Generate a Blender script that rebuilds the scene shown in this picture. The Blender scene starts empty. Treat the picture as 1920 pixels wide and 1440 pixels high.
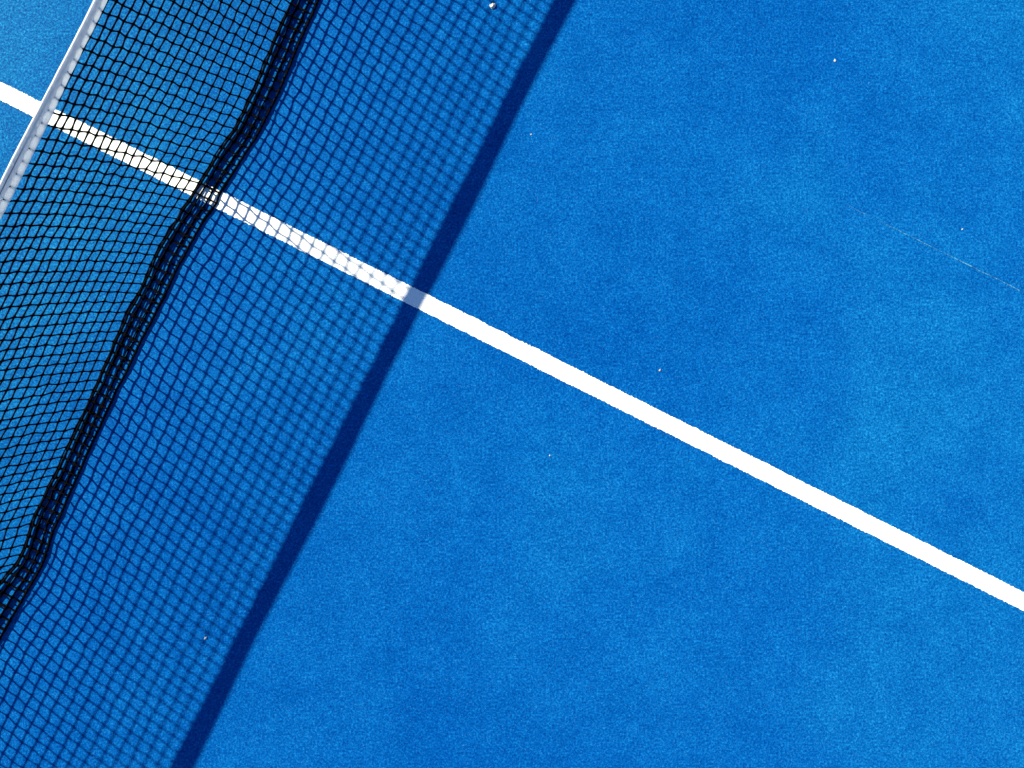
import bpy, bmesh, math, random
from mathutils import Vector, noise as mnoise

random.seed(7)
C = bpy.context.scene.collection
SC = bpy.context.scene

# ------------------------------------------------------------------ frame
S = 0.0021                      # metres on the court per photo pixel (1920 wide)
F = 1480.0                      # camera height in the same pixels
TILT = math.radians(26.52)
N = Vector((math.cos(TILT), -math.sin(TILT), 0))    # across the net (sun side -> shadow side)
D = Vector((-math.sin(TILT), -math.cos(TILT), 0))   # along the net (down the picture)
NX, NY, DX, DY = N.x, -N.y, D.x, -D.y            # the same axes with y down

def P(u, v, z=0.0):
    """court coordinates (u across the net, v along it, z up; photo px) -> metres"""
    w = N * (u * S) + D * (v * S)
    return Vector((w.x, w.y, z * S))

def uv_of(px, py):
    x, y = px - 960, py - 720
    return x * NX + y * NY, x * DX + y * DY

def ground_at(px, py, z=0.0):
    return Vector(((px - 960) * S, -(py - 720) * S, z))

# ------------------------------------------------------------------ helpers
def tag(o, label=None, cat=None, group=None, kind=None):
    if label: o['label'] = label
    if cat: o['category'] = cat
    if group: o['group'] = group
    if kind: o['kind'] = kind
    return o

def link(name, me, m, parent=None, smooth=True):
    o = bpy.data.objects.new(name, me); C.objects.link(o)
    if m: me.materials.append(m)
    if smooth:
        me.polygons.foreach_set('use_smooth', [True] * len(me.polygons))
    if parent: o.parent = parent
    return o

class MB:
    def __init__(s): s.v = []; s.f = []
    def tube(s, pts, r, n=6):
        k = len(pts); base = len(s.v)
        for i, p in enumerate(pts):
            t = (pts[min(i + 1, k - 1)] - pts[max(i - 1, 0)])
            t = t.normalized() if t.length > 1e-9 else Vector((0, 0, 1))
            up = Vector((0.31, 0.17, 0.93)) if abs(t.z) < .8 else Vector((0.9, 0.3, 0.1))
            a = t.cross(up).normalized(); b = t.cross(a)
            rr = r[i] if isinstance(r, list) else r
            for q in range(n):
                th = 2 * math.pi * q / n
                s.v.append(p + a * (math.cos(th) * rr) + b * (math.sin(th) * rr))
        for i in range(k - 1):
            for q in range(n):
                q2 = (q + 1) % n
                s.f.append((base + i*n + q, base + i*n + q2, base + (i+1)*n + q2, base + (i+1)*n + q))
        s.f.append(tuple(base + q for q in range(n))[::-1])
        s.f.append(tuple(base + (k-1)*n + q for q in range(n)))
    def knot(s, c, rx):
        b = len(s.v)
        for dx, dy, dz in ((1,0,0),(-1,0,0),(0,1,0),(0,-1,0),(0,0,1),(0,0,-1)):
            s.v.append(c + Vector((dx, dy, dz)) * rx)
        for f in ((0,2,4),(2,1,4),(1,3,4),(3,0,4),(2,0,5),(1,2,5),(3,1,5),(0,3,5)):
            s.f.append(tuple(b + q for q in f))
    def build(s, name, m, parent=None, smooth=True):
        me = bpy.data.meshes.new(name); me.from_pydata([tuple(p) for p in s.v], [], s.f); me.update()
        return link(name, me, m, parent, smooth)

def mat(name):
    m = bpy.data.materials.new(name); m.use_nodes = True
    nt = m.node_tree; b = nt.nodes['Principled BSDF']
    return m, nt, b

def nn(nt, kind, **kw):
    n = nt.nodes.new(kind)
    for k, v in kw.items():
        if hasattr(n, k): setattr(n, k, v)
        else: n.inputs[k].default_value = v
    return n

def ramp(nt, src, stops):
    r = nt.nodes.new('ShaderNodeValToRGB'); e = r.color_ramp.elements
    while len(e) < len(stops): e.new(.5)
    for x, (p, c) in zip(e, stops):
        x.position = p; x.color = c if len(c) == 4 else (*c, 1)
    nt.links.new(src, r.inputs[0]); return r.outputs[0]

def mix(nt, fac, a, b, mode='MIX'):
    m = nt.nodes.new('ShaderNodeMix'); m.data_type = 'RGBA'; m.blend_type = mode
    for i, val in ((0, fac), (6, a), (7, b)):
        if isinstance(val, (int, float)): m.inputs[i].default_value = val
        elif isinstance(val, tuple): m.inputs[i].default_value = (*val, 1) if len(val) == 3 else val
        else: nt.links.new(val, m.inputs[i])
    return m.outputs[2]

# ------------------------------------------------------------------ materials
def turf_material():
    m, nt, b = mat('blue_turf')
    co = nt.nodes.new('ShaderNodeTexCoord').outputs['Object']
    def noise(scale, detail=2, rough=.5, dist=0):
        n = nn(nt, 'ShaderNodeTexNoise'); n.inputs['Scale'].default_value = scale
        n.inputs['Detail'].default_value = detail; n.inputs['Roughness'].default_value = rough
        n.inputs['Distortion'].default_value = dist
        nt.links.new(co, n.inputs['Vector']); return n.outputs['Fac']
    big = noise(1.0, 3, .55, .3)
    med = noise(6, 5, .62, .4)
    fine = noise(120, 4, .8)
    fib = noise(330, 2, .7)
    sx = nt.nodes.new('ShaderNodeSeparateXYZ'); nt.links.new(co, sx.inputs[0])
    ma = nn(nt, 'ShaderNodeMath', operation='MULTIPLY_ADD'); ma.inputs[1].default_value = .62; nt.links.new(big, ma.inputs[0])
    # the blue turns gradually paler towards positive x
    gr = nt.nodes.new('ShaderNodeMapRange'); gr.interpolation_type = 'SMOOTHSTEP'
    for q, val in ((1, -.2), (2, 2.6), (3, .14), (4, .30)): gr.inputs[q].default_value = val
    nt.links.new(sx.outputs[0], gr.inputs[0]); nt.links.new(gr.outputs[0], ma.inputs[2]); big = ma.outputs[0]
    base = ramp(nt, big, [(.32, BLUE_A), (.5, BLUE_B), (.68, BLUE_C)])
    base = mix(nt, 1.0, base, ramp(nt, med, [(.30, (.7, .87, .92)), (.5, (1, 1, 1)), (.70, (1.35, 1.14, 1.07))]), 'MULTIPLY')
    mid = noise(30, 4, .7, .2)
    base = mix(nt, 1.0, base, ramp(nt, mid, [(.30, (.6, .80, .88)), (.5, (1, 1, 1)), (.70, (1.5, 1.22, 1.11))]), 'MULTIPLY')
    mid2 = noise(75, 3, .7)
    base = mix(nt, 1.0, base, ramp(nt, mid2, [(.30, (.6, .82, .89)), (.5, (1, 1, 1)), (.70, (1.5, 1.2, 1.1))]), 'MULTIPLY')
    base = mix(nt, 1.0, base, ramp(nt, fine, [(.30, (.05, .34, .52)), (.5, (.9, .94, .98)), (.70, (6.0, 2.1, 1.6))]), 'MULTIPLY')
    base = mix(nt, 1.0, base, ramp(nt, fib, [(.30, (.5, .6, .72)), (.70, (1.65, 1.42, 1.28))]), 'MULTIPLY')
    # pale grains of sand lying between the fibres
    vo = nn(nt, 'ShaderNodeTexVoronoi'); vo.inputs['Scale'].default_value = 210
    nt.links.new(co, vo.inputs['Vector'])
    sep = nt.nodes.new('ShaderNodeSeparateColor'); nt.links.new(vo.outputs['Color'], sep.inputs[0])
    g = ramp(nt, sep.outputs[0], [(.95, (0, 0, 0)), (.985, (1, 1, 1))])
    d = ramp(nt, vo.outputs['Distance'], [(.25, (1, 1, 1)), (.42, (0, 0, 0))])
    gm = mix(nt, 1.0, g, d, 'MULTIPLY')
    gm = mix(nt, 1.0, gm, (.5, .5, .5), 'MULTIPLY')
    # sun glint on the turf behind the net, painted in as paler flecked blue
    dt = nn(nt, 'ShaderNodeVectorMath', operation='DOT_PRODUCT'); nt.links.new(co, dt.inputs[0]); dt.inputs[1].default_value = tuple(N)
    bh = nt.nodes.new('ShaderNodeMapRange'); bh.interpolation_type = 'SMOOTHSTEP'
    for q, val in ((1, -1.2), (2, -1.9), (3, 0), (4, .5)): bh.inputs[q].default_value = val
    nt.links.new(dt.outputs['Value'], bh.inputs[0])
    base = mix(nt, bh.outputs[0], base, mix(nt, 1.0, base, ramp(nt, fine, [(.36, (1.0, .95, .85)), (.62, (3.5, 1.85, 1.05))]), 'MULTIPLY'))
    base = mix(nt, gm, base, (.05, .16, .26))
    nt.links.new(base, b.inputs['Base Color'])
    b.inputs['Roughness'].default_value = .42
    b.inputs['Specular IOR Level'].default_value = .02; b.inputs['Specular Tint'].default_value = (.02, .75, 1, 1)
    bp = nn(nt, 'ShaderNodeBump'); bp.inputs['Strength'].default_value = .6; bp.inputs['Distance'].default_value = .004
    nt.links.new(fine, bp.inputs['Height']); nt.links.new(bp.outputs[0], b.inputs['Normal'])
    return m

BLUE_A = (.0004, .0455, .200)
BLUE_B = (.0008, .0590, .224)
BLUE_C = (.0013, .0765, .240)
M_TURF = turf_material()

def simple(name, col, rough=.7, spec=.3, nscale=None, amt=.15, bump=0):
    m, nt, b = mat(name)
    b.inputs['Roughness'].default_value = rough; b.inputs['Specular IOR Level'].default_value = spec
    if nscale:
        co = nt.nodes.new('ShaderNodeTexCoord').outputs['Object']
        n = nn(nt, 'ShaderNodeTexNoise'); n.inputs['Scale'].default_value = nscale; n.inputs['Detail'].default_value = 4
        nt.links.new(co, n.inputs['Vector'])
        lo = tuple(c * (1 - amt) for c in col); hi = tuple(min(1, c * (1 + amt)) for c in col)
        nt.links.new(ramp(nt, n.outputs['Fac'], [(.3, lo), (.7, hi)]), b.inputs['Base Color'])
        if bump:
            bp = nn(nt, 'ShaderNodeBump'); bp.inputs['Strength'].default_value = bump; bp.inputs['Distance'].default_value = .003
            nt.links.new(n.outputs['Fac'], bp.inputs['Height']); nt.links.new(bp.outputs[0], b.inputs['Normal'])
    else:
        b.inputs['Base Color'].default_value = (*col, 1)
    return m

M_LINE = simple('white_turf', (.60, .60, .585), .9, .05, 300, .22, .5)
M_CORD = simple('black_cord', (.0014, .0014, .0022), .85, .02, 900, .4)
M_CABLE = simple('steel_cable', (.12, .12, .12), .5, .5, 300, .2)
M_STONE = simple('pale_stone', (.42, .40, .36), .8, .3, 500, .25, .3)
M_STONE_D = simple('grey_stone', (.26, .27, .27), .8, .3, 500, .25, .3)
M_FRAY = simple('pale_fibre', (.10, .36, .46), .8, .2, 300, .3)
M_GROUND = simple('concrete', (.30, .29, .27), .9, .2, 3, .15, .1)

def tape_material(name, TAPE_T):
    m, nt, b = mat(name)
    out = nt.nodes['Material Output']
    co = nt.nodes.new('ShaderNodeTexCoord').outputs['Object']
    n = nn(nt, 'ShaderNodeTexNoise'); n.inputs['Scale'].default_value = 60; n.inputs['Detail'].default_value = 4
    nt.links.new(co, n.inputs['Vector'])
    col = ramp(nt, n.outputs['Fac'], [(.3, (.66, .67, .68)), (.7, (.76, .76, .76))])
    nt.links.new(col, b.inputs['Base Color']); b.inputs['Roughness'].default_value = .85; b.inputs['Specular IOR Level'].default_value = .2
    tr = nt.nodes.new('ShaderNodeBsdfTranslucent'); nt.links.new(col, tr.inputs['Color'])
    mx = nt.nodes.new('ShaderNodeMixShader'); mx.inputs[0].default_value = TAPE_T
    nt.links.new(b.outputs[0], mx.inputs[1]); nt.links.new(tr.outputs[0], mx.inputs[2])
    nt.links.new(mx.outputs[0], out.inputs['Surface'])
    return m
M_TAPE = tape_material('white_tape', .5)
M_WEB = tape_material('tape_lining', .72)

# ------------------------------------------------------------------ the setting
def sheet(name, corners, m, z, nu=1, nv=1):
    v = []; f = []
    a, b, c, d = corners
    for i in range(nu + 1):
        for j in range(nv + 1):
            s, t = i / nu, j / nv
            p = a * (1-s)*(1-t) + b * s*(1-t) + c * s*t + d * (1-s)*t
            v.append((p.x, p.y, z))
    for i in range(nu):
        for j in range(nv):
            q = i * (nv + 1) + j
            f.append((q, q + nv + 1, q + nv + 2, q + 1))
    me = bpy.data.meshes.new(name); me.from_pydata(v, [], f); me.update()
    return link(name, me, m, None, False)

U0 = -748.0                       # the net stands on this line
LV = uv_of(960, 649)[1]           # centre of the white line along the net
g = sheet('ground', (Vector((-300, -300, 0)), Vector((300, -300, 0)), Vector((300, 300, 0)), Vector((-300, 300, 0))), M_GROUND, -.02)
tag(g, 'grey concrete ground around the blue court', None, None, 'structure')
hu, hv = 10.0 / S, 5.0 / S
t = sheet('court_turf', (P(U0-hu, LV-hv), P(U0+hu, LV-hv), P(U0+hu, LV+hv), P(U0-hu, LV+hv)), M_TURF, 0)
tag(t, 'bright blue sanded artificial turf of the padel court', None, None, 'structure')

# white line: sewn-in strip of white turf, its two long edges slightly ragged
def court_line():
    v = []; f = []
    half = 15.9
    u = U0 - 3200; i = 0
    while u < U0 + 3300:
        inview = -1700 < u < 1300
        step = 2.2 if inview else 60
        j = lambda k: (mnoise.noise(Vector((u * .35, k, 0))) * 1.3 + mnoise.noise(Vector((u * .04, k + 5, 0))) * .9 + random.uniform(-.8, .8))
        a = P(u, LV - half + j(1.3)); b = P(u, LV + half + j(9.1))
        v += [(a.x, a.y, .003), (b.x, b.y, .003)]
        if i: f.append((2*i-2, 2*i-1, 2*i+1, 2*i))
        i += 1; u += step
    me = bpy.data.meshes.new('court_line'); me.from_pydata(v, [], f); me.update()
    o = link('court_line', me, M_LINE, None, False)
    tag(o, 'white line running straight across the blue turf under the net', None, None, 'structure')
court_line()

# ------------------------------------------------------------------ the net
PITCH = 19.8
HB, HT = 372.0, 399.0             # lower and upper edge of the head tape
SHEAR = 82.0
V0 = -211.3
J0, J1 = -62, 74
NH = 19                           # rows of mesh that hang free
# where the slack foot of the net lies on the court: (left edge, right edge) by photo row
FOOT = [(-260, 672, 726), (-120, 607, 658), (0, 545, 598), (60, 519, 573), (120, 493, 547), (180, 468, 521), (240, 440, 493), (300, 396, 456), (330, 380, 434),
        (360, 362, 416), (400, 335, 396), (430, 316, 375), (470, 293, 350), (540, 262, 318), (600, 230, 287), (660, 205, 257),
        (720, 180, 227), (840, 125, 170), (900, 97, 145), (960, 64, 117), (1000, 52, 99), (1040, 42, 90), (1060, 28, 82),
        (1080, 8, 70), (1100, -12, 57), (1140, -36, 36), (1180, -56, 10), (1240, -84, -22), (1300, -112, -54), (1440, -180, -128), (1600, -258, -205)]
fi = sorted((uv_of(l, y)[1], uv_of(l, y)[0]) for y, l, r in FOOT)
fo = sorted((uv_of(r, y)[1], uv_of(r, y)[0]) for y, l, r in FOOT)
def interp(tab, x, default):
    if x <= tab[0][0]: return tab[0][1]
    if x >= tab[-1][0]: return tab[-1][1]
    for (a, ya), (b, yb) in zip(tab, tab[1:]):
        if a <= x <= b:
            s = (x - a) / (b - a); return ya + (yb - ya) * s
def sm(tab, x):
    return sum(interp(tab, x + k * 11, 0) for k in (-3, -2, -1, 0, 1, 2, 3)) / 7

# the crumpled foot: (fraction from inner to outer edge, height) for every further row of mesh
FOLD = [(.03, 2.0), (.34, 1.9), (.68, 1.9), (.985, 2.1), (.97, 3.5), (.66, 3.5), (.33, 3.5), (.12, 4.4)]
NR = NH + len(FOLD)

def nz(a, b, c=0.0): return mnoise.noise(Vector((a, b, c)))

grid = {}
for j in range(J0, J1 + 1):
    vt = V0 + j * PITCH
    for i in range(-1, NR):
        if i < 0:                                       # inside the tape
            u, v, z = U0 + .9, vt, HB + 13
        elif i < NH:
            q = i / NH
            vb = vt - SHEAR
            ui = sm(fi, vb) + 1
            # slack cloth: hangs plumb below the tape, swings out towards its foot
            sw = q ** 2.2
            u = U0 - 4 * math.sin(math.pi * q) + (ui - U0) * sw + nz(vt * .006, q * 2.2, 3) * 3.5 * math.sin(math.pi * q)
            v = vt - SHEAR * (q ** 1.05) + nz(vt * .008, q * 2.0, 8) * 3.5 * math.sin(math.pi * q)
            z = HB * (1 - q) * (1 + .02 * math.sin(math.pi * q)) + 4 * q
            a = .95 * math.sin(math.pi / 2 * min(1, q * 6))
            v += random.gauss(0, .4) + a * (1 if (i + j) % 2 else -1)
            u += random.gauss(0, .5)
            z += random.gauss(0, .6)
        else:
            k = i - NH
            vb = vt - SHEAR + nz(vt * .03, k * .5, 2) * 2
            fr, zz = FOLD[k]
            fr += nz(vt * .02, k * .8, 5) * .05 + random.gauss(0, .012)
            fr = max(-.02, min(1.03, fr))
            a, b = sm(fi, vb), sm(fo, vb)
            u = a + (b - a) * fr
            v = vb + random.gauss(0, .6)
            z = max(1.7, zz * (1 + .35 * nz(vt * .04, k * .6, 11)) + random.gauss(0, .3))
        grid[i, j] = P(u, v, z)

def spline(pts, sub):
    out = []
    n = len(pts)
    for i in range(n - 1):
        p0, p1, p2, p3 = pts[max(i-1, 0)], pts[i], pts[i+1], pts[min(i+2, n-1)]
        for k in range(sub):
            t = k / sub
            out.append(.5 * ((2*p1) + (p2 - p0)*t + (2*p0 - 5*p1 + 4*p2 - p3)*t*t + (3*p1 - p0 - 3*p2 + p3)*t**3))
    out.append(pts[-1]); return out

def clampz(pts, lo):
    for p in pts:
        if p.z < lo: p.z = lo
    return pts

net = bpy.data.objects.new('padel_net', None); C.objects.link(net)
tag(net, 'black knotted mesh net with white head tape and crumpled foot lying on the court', 'net')

R1, R2 = 1.52 * S, 1.45 * S
mb = MB()
for j in range(J0, J1 + 1):
    pp = clampz(spline([grid[i, j].copy() for i in range(-1, NR)], 4), R1)
    mb.tube(pp, [R1 * (1.32 if k % 4 == 0 else .98 if k % 2 else .86) for k in range(len(pp))], 6)
for i in range(0, NR):
    pp = clampz(spline([grid[i, j].copy() for j in range(J0, J1 + 1)], 4), R2)
    mb.tube(pp, [R2 * (1.36 if k % 4 == 0 else 1.0 if k % 2 else .86) for k in range(len(pp))], 6)
for (i, j), p in grid.items():
    if i >= 0: mb.knot(p, 2.0 * S)
netting = mb.build('netting', M_CORD, net)

# thick border cord along the outermost fold and along the lower edge
hem = MB()
pts = []
for j in range(J0, J1 + 1):
    p = grid[NH + 3, j].lerp(grid[NH + 4, j], .5).copy(); pts.append(p)
hem.tube(spline(pts, 3), 2.2 * S, 7)
hem.tube(spline([grid[NR - 1, j].copy() for j in range(J0, J1 + 1)], 3), 2.0 * S, 7)
hem.build('hem_cord', M_CORD, net)

# head tape: a band of white fabric folded over the head cable and the top of the mesh
def tape():
    vs = []; fs = []
    prof = []
    th = 2.6
    for z in (HB, HB + 5, HB + 10, HB + 15, HB + 20, HB + 24): prof.append((th * (.9 if z > HB + 3 else .65), z))
    for k in range(1, 6):
        a = math.pi * k / 6
        prof.append((th * math.cos(a), HB + 24 + 3.4 * math.sin(a)))
    for z in (HB + 24, HB + 20, HB + 15, HB + 10, HB + 5, HB): prof.append((-th * (.9 if z > HB + 3 else .65), z))
    m = len(prof)
    vmin, vmax = V0 + J0 * PITCH - 8, V0 + J1 * PITCH + 8
    n = int((vmax - vmin) / 8)
    for k in range(n + 1):
        v = vmin + (vmax - vmin) * k / n
        tw = -.12 * math.sin((v + 75) * math.pi / 280)          # the band rolls a little
        for (a, z) in prof:
            w = nz(v * .05, z * .05, 4) * .5
            h = z - HB
            p = P(U0 + a + w + tw * (h - 10), v, z + nz(v * .01, 9) * .8)
            vs.append(tuple(p))
    for k in range(n):
        for q in range(m - 1):
            a = k * m + q
            fs.append((a, a + m, a + m + 1, a + 1))
    me = bpy.data.meshes.new('head_tape'); me.from_pydata(vs, [], fs); me.update()
    return link('head_tape', me, M_TAPE, net)
tp = tape()
# head cable and the turned-over hem inside the tape
cb = MB()
cb.tube([P(U0, V0 + J0 * PITCH + k * 20, HB + 22) for k in range(int((J1 - J0) * PITCH / 20))], 1.3 * S, 8)
cb.build('head_cable', M_CABLE, net)
# second layer of fabric sewn inside the upper half of the tape, its lower edge scalloped by the lashing of the mesh
lv = []; lf = []
nk = int((J1 - J0) * PITCH / 4)
for k in range(nk):
    v = V0 + J0 * PITCH + k * 4
    zig = 3.2 * abs(((v - V0) / PITCH + .5) % 1 - .5) * 2
    pr = [(1.75, HB + 11.5 + zig), (1.75, HB + 18), (1.75, HB + 24)]
    pr += [(1.75 * math.cos(math.pi * q / 6), HB + 24 + 2.4 * math.sin(math.pi * q / 6)) for q in range(1, 6)]
    pr += [(-1.75, HB + 24), (-1.75, HB + 18), (-1.75, HB + 13)]
    tw = -.12 * math.sin((v + 75) * math.pi / 280)
    for du, zz in pr: lv.append(tuple(P(U0 + du + tw * (zz - HB - 10), v, zz)))
    if k:
        for q in range(len(pr) - 1):
            a = (k-1) * len(pr) + q
            lf.append((a, a + len(pr), a + len(pr) + 1, a + 1))
me = bpy.data.meshes.new('tape_lining'); me.from_pydata(lv, [], lf); me.update()
link('tape_lining', me, M_WEB, net, True)
# ------------------------------------------------------------------ small stones on the turf
def stone(px, py, r, sx, sy, rot, m, seed, label):
    bm = bmesh.new()
    bmesh.ops.create_icosphere(bm, subdivisions=2, radius=1)
    for v in bm.verts:
        d = v.co.normalized()
        k = 1 + .5 * mnoise.noise(d * 1.3 + Vector((seed, 0, 0))) + .35 * mnoise.noise(d * 2.6 + Vector((0, seed, 0)))
        v.co = Vector((d.x * sx, d.y * sy, d.z * .6)) * k * r
    me = bpy.data.meshes.new('stone'); bm.to_mesh(me); bm.free()
    o = link('stone', me, m, None, False)
    o.location = ground_at(px, py, r * .45); o.rotation_euler = (0.15, 0.1, rot)
    tag(o, label, 'stone', 'loose stones and grit on the turf')
    return o

stone(924, 12, 5.4*S, 1.15, .8, .6, M_STONE, 1, 'largest loose stone, pale and angular, in the net shadow near the tape shadow')
stone(1565, 114, 2.5*S, .8, 1.1, .3, M_STONE, 2, 'small pale stone alone on open turf in the upper right')
stone(1804, 430, 1.4*S, 1.1, .9, 0, M_STONE, 3, 'tiny pale stone beside the faint pale seam at the right edge')
stone(386, 1196, 2.6*S, 1.2, .8, .7, M_STONE_D, 4, 'greyish stone in the net shadow low down beside the dark tape shadow')
stone(1237, 694, 2.1*S, .7, 1.3, -.5, M_STONE_D, 5, 'grey elongated stone on open turf above the white line')
stone(1031, 854, 1.4*S, .9, 1.1, .2, M_STONE, 6, 'tiny pale stone on open turf below the white line')
stone(996, 252, 1.3*S, 1, 1, .2, M_STONE, 7, 'tiny pale stone just right of the dark tape shadow, above the white line')

# frayed seam between two rolls of turf: pale broken fibres along a line parallel to the white line
def seam():
    m, nt, b = mat('pale_seam'); b.inputs['Roughness'].default_value = .8
    co = nt.nodes.new('ShaderNodeTexCoord').outputs['Object']
    n = nn(nt, 'ShaderNodeTexNoise'); n.inputs['Scale'].default_value = 70; n.inputs['Detail'].default_value = 5; n.inputs['Roughness'].default_value = .8
    nt.links.new(co, n.inputs['Vector'])
    nt.links.new(ramp(nt, n.outputs['Fac'], [(.45, (.001, .044, .155)), (.60, (.07, .27, .36))]), b.inputs['Base Color'])
    v = []; f = []; k = 0
    rnd = random.Random(3)
    for i in range(0, 760):
        t = i / 620
        px = 1585 + 350 * t; py = 383 + 173 * t
        dens = max(0, .45 + .8 * mnoise.noise(Vector((t * 11, 3.3, 0))) + .5 * mnoise.noise(Vector((t * 45, 7, 0))))
        wd = .02 + 1.3 * max(0, dens - .12) * min(1, .35 + t) * rnd.uniform(.5, 1.3)
        off = mnoise.noise(Vector((t * 20, 0, 4))) * .8 + rnd.uniform(-.2, .2)
        for sgn in (-1, 1):
            q = ground_at(px - .443 * (off + sgn * wd), py + .896 * (off + sgn * wd), .0016)
            v.append(tuple(q))
        if k: f.append((2*k-2, 2*k-1, 2*k+1, 2*k))
        k += 1
    me = bpy.data.meshes.new('turf_seam'); me.from_pydata(v, [], f); me.update()
    o = link('turf_seam', me, m, None, False)
    tag(o, 'faint broken pale seam of frayed fibres in the turf at the right', 'seam')
seam()

# ------------------------------------------------------------------ light
EL = math.radians(36.8)
sun = bpy.data.lights.new('sun', 'SUN'); sun.energy = 4.8; sun.angle = math.radians(.65); sun.color = (1, .96, .73)
so = bpy.data.objects.new('sun', sun); C.objects.link(so)
L = Vector((N.x * math.cos(EL), N.y * math.cos(EL), -math.sin(EL)))
so.rotation_euler = L.to_track_quat('-Z', 'Y').to_euler()
so.location = -L * 20
w = bpy.data.worlds.new('World'); SC.world = w; w.use_nodes = True
nt = w.node_tree; bg = nt.nodes['Background']
sky = nt.nodes.new('ShaderNodeTexSky'); sky.sky_type = 'NISHITA'; sky.sun_disc = False
sky.sun_elevation = EL
toward = -N
sky.sun_rotation = math.atan2(toward.x, toward.y)
sky.air_density = 1.0; sky.dust_density = .2; sky.ozone_density = 10.0
nt.links.new(sky.outputs[0], bg.inputs[0]); bg.inputs[1].default_value = .07

# ------------------------------------------------------------------ camera
cam = bpy.data.cameras.new('camera'); co = bpy.data.objects.new('camera', cam); C.objects.link(co)
cam.sensor_width = 36; cam.lens = 36 * F / 1920; cam.clip_end = 1000; cam.clip_start = .05
co.location = (0, 0, F * S); co.rotation_euler = (0, 0, 0)
SC.camera = co
SC.view_settings.view_transform = 'Standard'; SC.view_settings.look = 'None'
SC.view_settings.exposure = 1.62; SC.view_settings.gamma = 1
